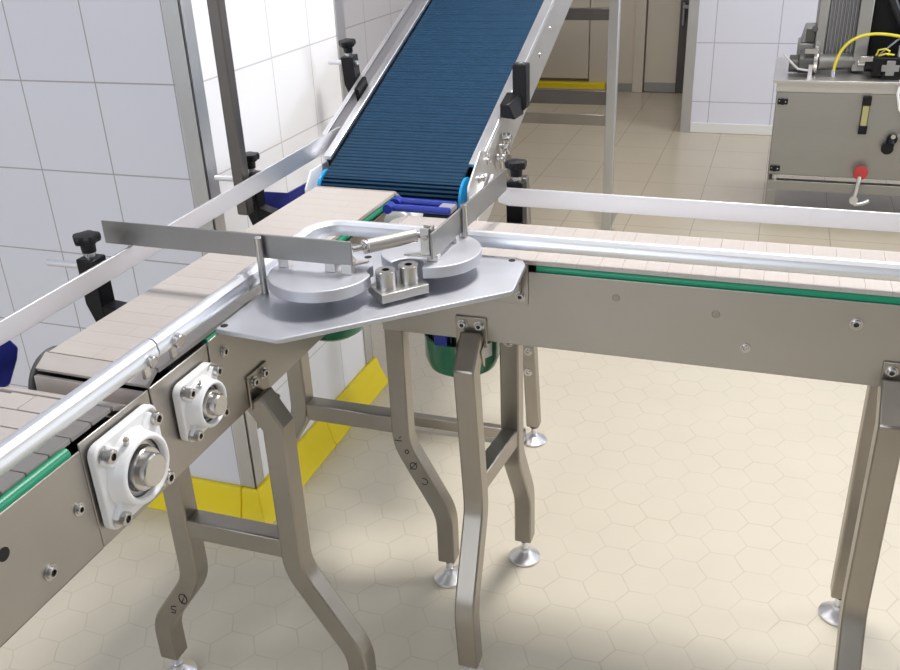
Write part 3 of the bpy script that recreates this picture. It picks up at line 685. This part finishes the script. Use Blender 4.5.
# ------------------------------------------------------------------ blue incline
def incline():
    t=thing('incline_conveyor','inclined conveyor with a dark blue ribbed belt between steel side frames','conveyor',(-.8,2.2,0))
    s=math.radians(21.0); d=Vector((0,math.cos(s),math.sin(s))); n=Vector((0,-math.sin(s),math.cos(s))); X=Vector((1,0,0))
    O=Vector((0,1.845,.8724)); L=2.78
    XL,XRt=-.966,-.632
    def P(x,a,h): return Vector((x,0,0))+O+d*a+n*h
    # belt: ribbed top run, wrap at the foot, return run
    b=MB(); r=.045; pitch=.0125
    k=int(L/pitch)
    for i in range(k):
        a=i*pitch; h=.0005+.0005*((i*7)%3==0)
        b.hexa([P(XL,a,-.0012),P(XRt,a,-.0012),P(XRt,a+pitch*.99,-.0012),P(XL,a+pitch*.99,-.0012),P(XL,a+pitch*.2,h),P(XRt,a+pitch*.2,h),P(XRt,a+pitch*.8,h),P(XL,a+pitch*.8,h)])
    b.hexa([P(XL,0,-.006),P(XRt,0,-.006),P(XRt,L,-.006),P(XL,L,-.006),P(XL,0,-.001),P(XRt,0,-.001),P(XRt,L,-.001),P(XL,L,-.001)])
    m=14
    for i in range(m):
        a0=PI*i/m; a1=PI*(i+.93)/m; am=(a0+a1)/2
        def W(x,a,h): return P(x,-math.sin(a)*(r+h),-r+math.cos(a)*(r+h))
        b.hexa([W(XL,a0,-.006),W(XRt,a0,-.006),W(XRt,a1,-.006),W(XL,a1,-.006),W(XL,a0*.75+a1*.25,.0015),W(XRt,a0*.75+a1*.25,.0015),W(XRt,a1*.75+a0*.25,.0015),W(XL,a1*.75+a0*.25,.0015)])
    b.hexa([P(XL,0,-2*r),P(XRt,0,-2*r),P(XRt,L,-2*r),P(XL,L,-2*r),P(XL,0,-2*r+.005),P(XRt,0,-2*r+.005),P(XRt,L,-2*r+.005),P(XL,L,-2*r+.005)])
    b.build('ribbed_belt',M['bluebelt'],t)
    for x in (XL-.008,XRt+.001):
        e=MB(); e.lathe(P(x,0,-r),(1,0,0),[(r*.9,0),(r+.006,.0015),(r+.006,.0075),(r*.9,.009)],36); e.build('end_disc',M['cyan'],t)
    # side frames: web plus bright top flange, starting a little above the foot
    f=MB(); a0=.055
    f.hexa([P(XRt+.003,a0,.004),P(-.603,a0,.004),P(-.603,L,.004),P(XRt+.003,L,.004),P(XRt+.003,a0,.014),P(-.603,a0,.014),P(-.603,L,.014),P(XRt+.003,L,.014)])
    f.mi=1; f.hexa([P(-.609,a0+.01,-.105),P(-.603,a0+.01,-.105),P(-.603,L,-.105),P(-.609,L,-.105),P(-.609,a0+.01,.004),P(-.603,a0+.01,.004),P(-.603,L,.004),P(-.609,L,.004)])
    fr=f.build('side_frame',[M['frame'],M['steel']],t,.0015)
    for a,h in ((.33,-.035),(.42,-.03),(.62,-.045),(.75,-.04),(.95,-.05)): bolt(fr,P(-.603,a,h),X,.0055,.004)
    f=MB()
    f.hexa([P(-.988,a0,.004),P(XL-.003,a0,.004),P(XL-.003,L,.004),P(-.988,L,.004),P(-.988,a0,.014),P(XL-.003,a0,.014),P(XL-.003,L,.014),P(-.988,L,.014)])
    f.hexa([P(-.992,a0+.01,-.105),P(-.986,a0+.01,-.105),P(-.986,L,-.105),P(-.992,L,-.105),P(-.992,a0+.01,.004),P(-.986,a0+.01,.004),P(-.986,L,.004),P(-.992,L,.004)])
    f.build('side_frame',M['frame'],t,.0015)
    # pale end plates at the foot
    def ep(x):
        e=MB(); e.prism([(x,1.795,.868),(x,1.80,.882),(x,1.888,.937),(x,1.932,.925),(x,2.022,.846),(x,1.985,.785),(x,1.912,.757),(x,1.80,.79)],(.004,0,0)); return e.build('end_plate',M['frame'],t,.001)
    q=ep(-.6025)
    MB().prism([(-.997,1.80,.80),(-.997,1.80,.85),(-.997,1.835,.885),(-.997,1.93,.885),(-.997,1.93,.84),(-.997,1.85,.80)],(.004,0,0)).build('end_plate',M['white'],t,.001)
    for y,z in ((1.935,.902),(1.868,.878),(1.895,.872)): bolt(q,(-.5985,y,z),X,.0065,.007)
    # tensioner bolts and a strut below the end plate
    z=MB()
    for a in (.165,.195,.225):
        z.cyl(P(-.600,a,-.045+.25*(a-.17)),P(-.578,a,-.045+.25*(a-.17)),.010,16,True,.002); z.cyl(P(-.59,a-.005,-.075),P(-.59,a+.002,-.02),.0045,10)
    z.build('tensioner',M['bolt'],t)
    z=MB(); z.bar2d([Vector((1.77,.768)),Vector((1.83,.80)),Vector((1.95,.86))],.010,((0,1,0),(0,0,1),(1,0,0),(-.590,0,0)),.004); z.lathe((-.585,1.835,.835),(1,0,0),[(.011,0),(.011,.02),(.005,.024)],16); z.box((-.60,1.80,.815),(-.585,1.85,.85))
    z.build('support_arm',M['frame'],t,.001)
    # front support: straight legs with feet, low crossbar
    for x in (-.556,-.965):
        h=.018; xt=x-.036 if x>-.7 else x; lg=MB().hexa([(x-h,2.182,.055),(x+h,2.182,.055),(x+h,2.218,.055),(x-h,2.218,.055),(xt-h,2.182,.79),(xt+h,2.182,.79),(xt+h,2.218,.79),(xt-h,2.218,.79)]).build('leg',M['leg'],t,.003)
        ft=MB(); ft.mi=1; ft.cyl((x,2.2,.047),(x,2.2,.056),.012,6,False); ft.mi=0; ft.cyl((x,2.2,.018),(x,2.2,.049),.008,14); ft.lathe((x,2.2,0),(0,0,1),[(.035,0),(.038,.003),(.037,.007),(.018,.019),(.0125,.024),(.0085,.028)],32)
        ft.build('levelling_foot',[M['frame'],M['black']],lg)
        if x>-.7:
            for zz in (.30,.235): bolt(lg,(x-.012,2.182,zz),(0,-1,0),.0085,.004)
    for x,s_ in ((-.606,1),(-.978,-1)): MB().hexa([(x-.006,2.184,.74),(x+.006,2.184,.74),(x+.006,2.216,.76),(x-.006,2.216,.76),(x-.006,2.05,.88),(x+.006,2.05,.88),(x+.006,2.10,.91),(x-.006,2.10,.91)]).build('leg_bracket',M['leg'],t,.002)
    MB().box((-.95,2.155,.018),(-.575,2.181,.052)).build('crossbar',M['leg'],t,.003)
    # rear support
    for x in (-.668,-1.28):
        lg=MB().box((x-.021,3.98,.0),(x+.021,4.02,1.62)).build('leg',M['trimsteel'],t,.004)
        g=MB(); g.prism([(x+.0205,4.0,.035),(x+.0205,4.0,.125),(x+.055,4.0,.125)],(0,.006,0)); g.box((x+.02,3.97,0),(x+.06,4.03,.008)); gp=g.build('foot_gusset',M['trimsteel'],lg)
    for z0,z1 in ((.945,.992),(.594,.655)): MB().box((-1.26,3.982,z0),(-.688,4.018,z1)).build('crossbar',M['darkpost'],t,.002)
    MB().box((-1.26,4.0,.50),(-.688,4.018,.548)).build('crossbar',M['leg'],t,.002)
    for x in (-.668,-1.28): MB().box((x-.03,3.975,1.585),(x+.07 if x>-.8 else x+.30,4.025,1.66)).build('leg_bracket',M['leg'],t,.002)
incline()

# hanging post in front of the bright wall
t=thing('upright_post','dark square steel post standing up in front of the bright tiled wall','post',(-1.03,1.595,.86))
MB().box((-1.040,1.58,.858),(-1.014,1.606,2.3)).build('post_tube',M['darkpost'],t,.003)
MB().box((-1.036,1.6055,.87),(-1.022,1.6305,.895)).build('post_lug',M['black'],t,.002)
MB().box((-1.043,1.577,2.3),(-1.011,1.609,2.312)).build('end_cap',M['black'],t,.002)

# blue plastic pieces
b=MB()
def quad_wall(b,p,q,h0,h1,th):          # upright sheet between two points
    p=Vector(p);q=Vector(q); d=(q-p); s=Vector((d.y,-d.x,0)).normalized()*th
    b.hexa([p+Vector((0,0,-h0)),q+Vector((0,0,-h1)),q+s+Vector((0,0,-h1)),p+s+Vector((0,0,-h0)),p,q,q+s,p+s])
t=thing('chute_guard','dark blue angled plastic guard beside the far left edge of the middle conveyor','guard',(-1.02,1.75,.82))
b=MB(); quad_wall(b,(-1.047,1.672,.882),(-1.024,1.775,.848),.065,.04,-.006); quad_wall(b,(-1.024,1.773,.848),(-1.018,1.93,.846),.04,.036,-.006); b.hexa([(-1.047,1.672,.812),(-1.002,1.72,.812),(-1.006,1.83,.806),(-1.018,1.83,.806),(-1.047,1.672,.818),(-1.002,1.72,.818),(-1.006,1.83,.812),(-1.018,1.83,.812)])
b.build('guard_sheet',M['navy'],t,.001)
t=thing('chute_guard','dark blue plastic piece at the left edge of the photo by the tiled wall','guard',(-1.03,.85,.82))
b=MB(); b.prism([(-1.03,.80,.898),(-1.03,.918,.895),(-1.03,.938,.862),(-1.03,.930,.845),(-1.03,.905,.815),(-1.03,.80,.810)],(-.05,-.012,0)); b.build('guard_sheet',M['navy'],t,.004)
b=MB(); b.obox((-1.017,.846,.905),(.012,0,0),(0,.014,0),(0,0,.014)); b.build('white_cap',M['whiteplastic'],t,.004)
t=thing('transfer_bar','pair of blue plastic bars with a grey end block below the blue belt','bar',(-.65,1.66,.865))
def rbar(p,q,r): return MB().cyl(p,q,r,16,True,.003)
rbar((-.712,1.680,.8785),(-.585,1.676,.8785),.0085).build('bar',M['navymid'],t)
rbar((-.718,1.638,.879),(-.585,1.638,.879),.0075).build('bar',M['navymid'],t)
b=MB(); b.box((-.615,1.640,.8715),(-.585,1.682,.8845)); b.build('end_block',M['greyplastic'],t,.003)
b=MB(); b.lathe((-.716,1.628,.8790),(0,1,0),[(.010,-.005),(.010,.018)],16); b.lathe((-.714,1.670,.8785),(0,1,0),[(.012,-.010),(.012,.012)],16); b.build('end_knob',M['navymid'],t)

# ------------------------------------------------------------------ green motors below the belts
def motor(label,c,rz,full):
    t=thing('gear_motor',label,'motor',c,rz,'green drive motors under the conveyors')
    c=Vector(c); R=.078
    b=MB(); b.lathe(c,(0,0,1),[(.03,-.002),(.052,.002),(.070,.014),(R,.036),(R,.085),(R-.004,.086),(R-.004,.038),(.02,.010)],40,cap=False); b.build('fan_cowl',M['motorgreen'],t)
    b=MB(); b.lathe(c+Vector((0,0,.02)),(0,0,1),[(.055,0),(.058,.01),(.058,.118),(.05,.122)],32)
    for k in range(36):
        a=2*PI*k/36; u=Vector((math.cos(a),math.sin(a),0)); v=Vector((-u.y,u.x,0)); b.obox(c+u*.062+Vector((0,0,.07)),u*.008,v*.0013,Vector((0,0,.045)))
    b.build('finned_body',M['darkgreen'],t)
    q=c+Vector((-.020,-.068,.100)); MB().obox(q,(.014,0,0),(0,.010,0),(0,0,.016)).build('terminal_box',M['navymid'],t,.003)
    b=MB(); a=math.radians(-38)
    for k in range(4):
        a0=a+k*.07; a1=a0+.07; f=lambda a,z:(c+Vector((math.cos(a),math.sin(a),0))*(R+.0006)+Vector((0,0,z)))
        b._f([b.bm.verts.new(f(a0,.052)),b.bm.verts.new(f(a1,.052)),b.bm.verts.new(f(a1,.082)),b.bm.verts.new(f(a0,.082))])
    b.build('rating_label',M['whiteplastic'],t)
    MB().box(c+Vector((-.03,-.025,.118)),c+Vector((.03,.025,.142))).build('gear_flange',M['motorgreen'],t,.004)
    return t
motor('green motor hanging under the right conveyor behind its bent front leg',(-.557,1.60,.552),0,True)
motor('green motor mostly hidden under the middle conveyor behind the corner plate',(-.905,1.697,.545),.3,True)

# ------------------------------------------------------------------ hydraulic power unit
def hydraulic():
    t=thing('hydraulic_unit','steel hydraulic power unit with black hoses on a low frame by the right wall','machine',(.55,4.7,0))
    X0,X1,Y0,Y1=.010,1.15,4.42,4.98
    MB().box((.006,Y0,.205),(X1,Y1,.586)).build('tank',M['tank'],t,.004)
    b=MB(); b.box((.002,Y0-.004,.586),(X1,Y1+.002,.628)); b.box((-.014,Y0-.025,.628),(X1+.03,Y1+.02,.642)); b.build('top_plate',M['steel'],t,.002)
    b=MB(); b.box((X0,Y0-.012,.135),(X1+.02,Y0+.028,.181)); b.build('frame_rail',M['tank'],t,.002)
    MB().box((X0,Y1-.03,.135),(X1+.02,Y1+.01,.181)).build('frame_rail',M['tank'],t,.002)
    MB().box((X0,Y0+.03,.135),(X0+.04,Y1-.03,.181)).build('frame_rail',M['tank'],t,.002)
    for x in (X0,X1-.02):
        for y in (Y0-.012,Y1-.03):
            MB().box((x,y,0),(x+.04,y+.04,.135)).build('leg',M['tank'],t,.002)
            MB().cyl((x+.03,y+.02,.181),(x+.03,y+.02,.206),.012,14).build('rubber_mount',M['bolt'],t)
    for x,z in ((.036,.543),(.036,.235)):
        b=MB(); b.box((x-.022,Y0-.010,z-.012),(x+.022,Y0+.001,z+.012)); b.cyl((x,Y0-.014,z),(x,Y0,z),.014,16); b.mi=1; b.cyl((x-.014,Y0-.013,z+.003),(x-.014,Y0-.009,z+.003),.004,8); b.cyl((x+.012,Y0-.015,z),(x+.012,Y0-.009,z),.004,8)
        b.build('tank_latch',[M['black'],M['bolt']],t,.002)
    g=MB(); g.box((.368,Y0-.010,.412),(.400,Y0,.578)); gg=g.build('level_gauge',M['black'],t,.003)
    for z0,z1 in ((.538,.578),(.412,.450)): MB().box((.366,Y0-.024,z0),(.402,Y0-.009,z1)).build('gauge_end',M['black'],gg,.003)
    MB().box((.371,Y0-.020,.448),(.397,Y0-.009,.540)).build('gauge_glass',M['amber'],gg,.002)
    b=MB(); b.cyl((.51,Y0-.025,.395),(.51,Y0,.395),.022,18); b.cyl((.495,Y0-.035,.355),(.497,Y0-.01,.358),.026,18); b.cyl((.503,Y0-.033,.37),(.505,Y0-.01,.395),.018,14); b.mi=1; b.cyl((.512,Y0-.030,.408),(.512,Y0-.024,.408),.010,12)
    b.build('filler_cap',[M['black'],M['bolt']],t)
    b=MB(); b.lathe((.402,Y0-.05,.243),(0,1,0),[(.012,-.002),(.030,.002),(.032,.010),(.027,.018)],24); v=b.build('drain_knob',M['red'],t)
    b=MB(); b.tube([(.402,Y0-.02,.243),(.40,Y0-.045,.225),(.395,Y0-.05,.16),(.388,Y0-.05,.115),(.398,Y0-.05,.098),(.43,Y0-.05,.105),(.455,Y0-.045,.118)],.009,12); b.lathe((.390,Y0-.05,.118),(0,1,0),[(.018,-.012),(.018,.012)],16); b.cyl((.402,Y0-.05,.243),(.402,Y0,.243),.010,12)
    b.build('drain_pipe',M['frame'],t)
    Z=.642
    # finned block between two upright flanges
    b=MB(); b.box((.145,4.60,Z+.03),(.188,4.86,1.12)); b.box((.312,4.58,Z+.01),(.368,4.88,1.12)); b.build('upright_flange',M['tank'],t,.004)
    b=MB(); b.box((.187,4.66,Z+.04),(.313,4.86,1.12))
    for k in range(8): x=.194+k*.0148; b.box((x,4.615,Z+.05),(x+.005,4.662,1.12))
    b.build('cooling_fins',M['fins'],t,.001)
    b=MB(); b.box((.075,4.62,Z+.05),(.145,4.80,Z+.125)); b.prism([(.085,4.62,Z+.125),(.145,4.62,Z+.125),(.145,4.62,Z+.195),(.100,4.62,Z+.195)],(0,.16,0)); b.build('terminal_box',M['tank'],t,.004)
    b=MB(); b.box((.103,4.612,Z+.13),(.142,4.621,Z+.188)); b.cyl((.140,4.60,Z+.19),(.140,4.64,Z+.19),.014,14); b.build('box_cover',M['darkgrey'],t,.002)
    b=MB(); b.cyl((.085,4.56,Z+.055),(.150,4.56,Z+.055),.052,26); b.cyl((.045,4.56,Z+.045),(.085,4.56,Z+.045),.038,22); b.build('pump_body',M['darkgrey'],t,.003)
    b=MB(); b.cyl((.148,4.56,Z+.062),(.164,4.56,Z+.062),.062,30); b.box((.105,4.485,Z+.10),(.160,4.51,Z+.122)); b.build('pump_flange',M['bolt'],t)
    b=MB(); b.cyl((.165,4.58,Z+.050),(.34,4.62,Z+.050),.036,22); b.build('coupling',M['tank'],t)
    b=MB(); b.tube([(.015,4.49,Z+.10),(.055,4.48,Z+.06),(.085,4.475,Z+.035),(.13,4.47,Z+.03)],.0055,10); b.box((.128,4.462,Z),(.145,4.48,Z+.055)); b.build('pump_lever',M['frame'],t)
    b=MB(); b.cyl((.235,4.50,Z),(.235,4.50,Z+.03),.010,12); b.build('hose_fitting',M['frame'],t)
    # directional valve
    b=MB(); b.box((0.390,4.47,Z+.01),(0.620,4.57,Z+.09)); b.cyl((0.360,4.52,Z+.055),(0.660,4.52,Z+.055),.034,22); b.box((0.430,4.455,Z+.0),(0.530,4.58,Z+.045)); b.build('control_valve',M['black'],t,.004)
    MB().cyl((.332,4.52,Z+.058),(.372,4.52,Z+.058),.016,16).build('valve_end',M['bolt'],t); MB().cyl((.560,4.49,Z+.058),(.66,4.49,Z+.058),.014,16).build('valve_end',M['bolt'],t); MB().box((.335,4.48,Z+.07),(.39,4.51,Z+.092)).build('valve_coil',M['bolt'],t,.002)
    b=MB(); b.box((0.425,4.448,Z+.035),(0.495,4.456,Z+.062)); b.box((0.443,4.446,Z+.018),(0.477,4.457,Z+.08)); b.build('valve_badge',M['fins'],t,.001)
    b=MB(); b.tube([(0.400,4.50,Z+.093),(0.405,4.49,Z+.118),(0.430,4.485,Z+.125),(0.450,4.49,Z+.115),(0.448,4.50,Z+.095)],.004,8); b.tube([(0.410,4.49,Z+.094),(0.435,4.48,Z+.105),(0.470,4.48,Z+.10)],.004,8); b.build('yellow_wire',M['yellowhose'],t)
    b=MB(); b.box((0.495,4.50,Z+.13),(0.540,4.55,Z+.175)); b.box((0.490,4.49,Z+.085),(0.535,4.55,Z+.13)); b.build('valve_connector',[M['whiteplastic']],t,.003)
    pts=[]
    for k in range(21):
        u=k/20; P0,P1,P2,P3=Vector((.235,4.50,Z+.025)),Vector((.245,4.50,Z+.19)),Vector((.36,4.50,Z+.205)),Vector((.515,4.52,Z+.165))
        pts.append(P0*(1-u)**3+P1*3*u*(1-u)**2+P2*3*u*u*(1-u)+P3*u**3)
    MB().tube(pts,.0065,12).build('yellow_hose',M['yellowhose'],t)
    b=MB(); b.tube([(.52,4.46,Z+.03),(.505,4.42,Z-.0),(.50,4.385,Z-.05),(.515,4.38,Z-.11),(.55,4.385,Z-.16),(.62,4.39,Z-.19)],.006,10); b.build('white_cable',M['whiteplastic'],t)
    b=MB(); b.tube([(.58,4.39,Z-.08),(.575,4.388,.50),(.565,4.39,.45),(.53,4.395,.41)],.004,8); b.build('grey_cable',M['greyplastic'],t)
    for k,(x0,x1) in enumerate(((.38,.58),(.43,.68),(.50,.78),(.57,.86),(.64,.92))):
        pts=[]
        for i in range(15):
            u=i/14; pts.append((x0+(x1-x0)*u*u, 4.66+.04*k, 1.12-.40*u+.06*math.sin(u*PI)))
        MB().tube(pts,.021,12).build('black_hose',M['rubber'],t)
    MB().box((.375,4.74,Z+.01),(1.05,4.95,1.12)).build('motor_housing',M['black'],t,.01)
    b=MB(); b.tube([(.405,4.52,Z+.085),(.47,4.52,Z+.15),(.60,4.55,Z+.26)],.004,8); b.build('grey_cable',M['greyplastic'],t)
    MB().box((.63,4.60,Z+.26),(.9,4.63,Z+.34)).build('name_plate',M['fins'],t,.002)
hydraulic()

# ------------------------------------------------------------------ main ceiling lamp, unseen lamps added as fill, and daylight
def lamp(x,y,sx,sy,power,col=(1,.96,.92)):
    h=MB().box((x-sx/2-.03,y-sy/2-.03,3.03),(x+sx/2+.03,y+sy/2+.03,3.098)).build('ceiling_lamp',M['whiteplastic'],None,.004)
    tag(h,'unseen white rectangular lamp fixed to the ceiling of the room','lamp','ceiling lamps')
    l=bpy.data.lights.new('lamp_light','AREA'); l.shape='RECTANGLE'; l.size=sx; l.size_y=sy; l.energy=power; l.color=col
    o=bpy.data.objects.new('lamp_light',l); COL.objects.link(o); o.location=(x,y,3.025); o.parent=None
    return o
lamp(-.05,2.05,.5,.5,54)
lamp(1.9,2.2,1.2,.3,5)
lamp(.6,-.9,1.2,.3,3)  # added dim fill lamp behind the camera
lamp(-2.0,.0,.6,.6,7,(.92,.95,1))  # added cool fill lamp, brightens the front wall tiles and left floor
lamp(-1.35,5.6,.3,.9,7)  # added lamp, brightens the back doors
lamp(.9,5.0,1.2,.3,15,(.95,.97,1))  # added cool fill lamp for the right wall at the back
for i,(a,b) in enumerate(((-1.2,1.0),(2.6,4.8))):       # daylight coming in through the two windows
    l=bpy.data.lights.new('window_daylight','AREA'); l.shape='RECTANGLE'; l.size=1.45; l.size_y=2.1; l.energy=(4,60)[i]; l.color=(.88,.94,1)
    o=bpy.data.objects.new('window_daylight',l); COL.objects.link(o); o.location=(3.72,(a+b)/2,1.75); o.rotation_euler=(0,PI/2,0)
l=bpy.data.lights.new('window_daylight','AREA'); l.shape='RECTANGLE'; l.size=2.9; l.size_y=1.45; l.energy=52; l.color=(.86,.92,1)  # light for the added window, fills the front wall
o=bpy.data.objects.new('window_daylight',l); COL.objects.link(o); o.location=(-1.6,-2.72,1.75); o.rotation_euler=(PI/2,0,0)
w=bpy.data.worlds.new('world'); scene.world=w; w.use_nodes=True
w.node_tree.nodes['Background'].inputs[0].default_value=(.85,.92,1,1); w.node_tree.nodes['Background'].inputs[1].default_value=.6

# ------------------------------------------------------------------ camera
yaw,pitch,roll,foc=-3.49886127e-01,4.51746797e-01,4.29938888e-02,911.056
cy,sy,cp,sp=math.cos(yaw),math.sin(yaw),math.cos(pitch),math.sin(pitch)
fwd=Vector((sy*cp,cy*cp,-sp)); right=Vector((cy,-sy,0)); down=fwd.cross(right)
r2=right*math.cos(roll)+down*math.sin(roll); d2=-right*math.sin(roll)+down*math.cos(roll)
cam=bpy.data.cameras.new('camera'); cam.sensor_width=36; cam.lens=foc*36/900; cam.clip_start=.05
co=bpy.data.objects.new('camera',cam); COL.objects.link(co)
mw=Matrix((( r2.x,-d2.x,-fwd.x,0),(r2.y,-d2.y,-fwd.y,0),(r2.z,-d2.z,-fwd.z,1.45),(0,0,0,1)))
co.matrix_world=mw
scene.camera=co
vs=scene.view_settings; vs.view_transform='Standard'; vs.look='None'; vs.gamma=1; vs.use_curve_mapping=False; vs.exposure=0.27
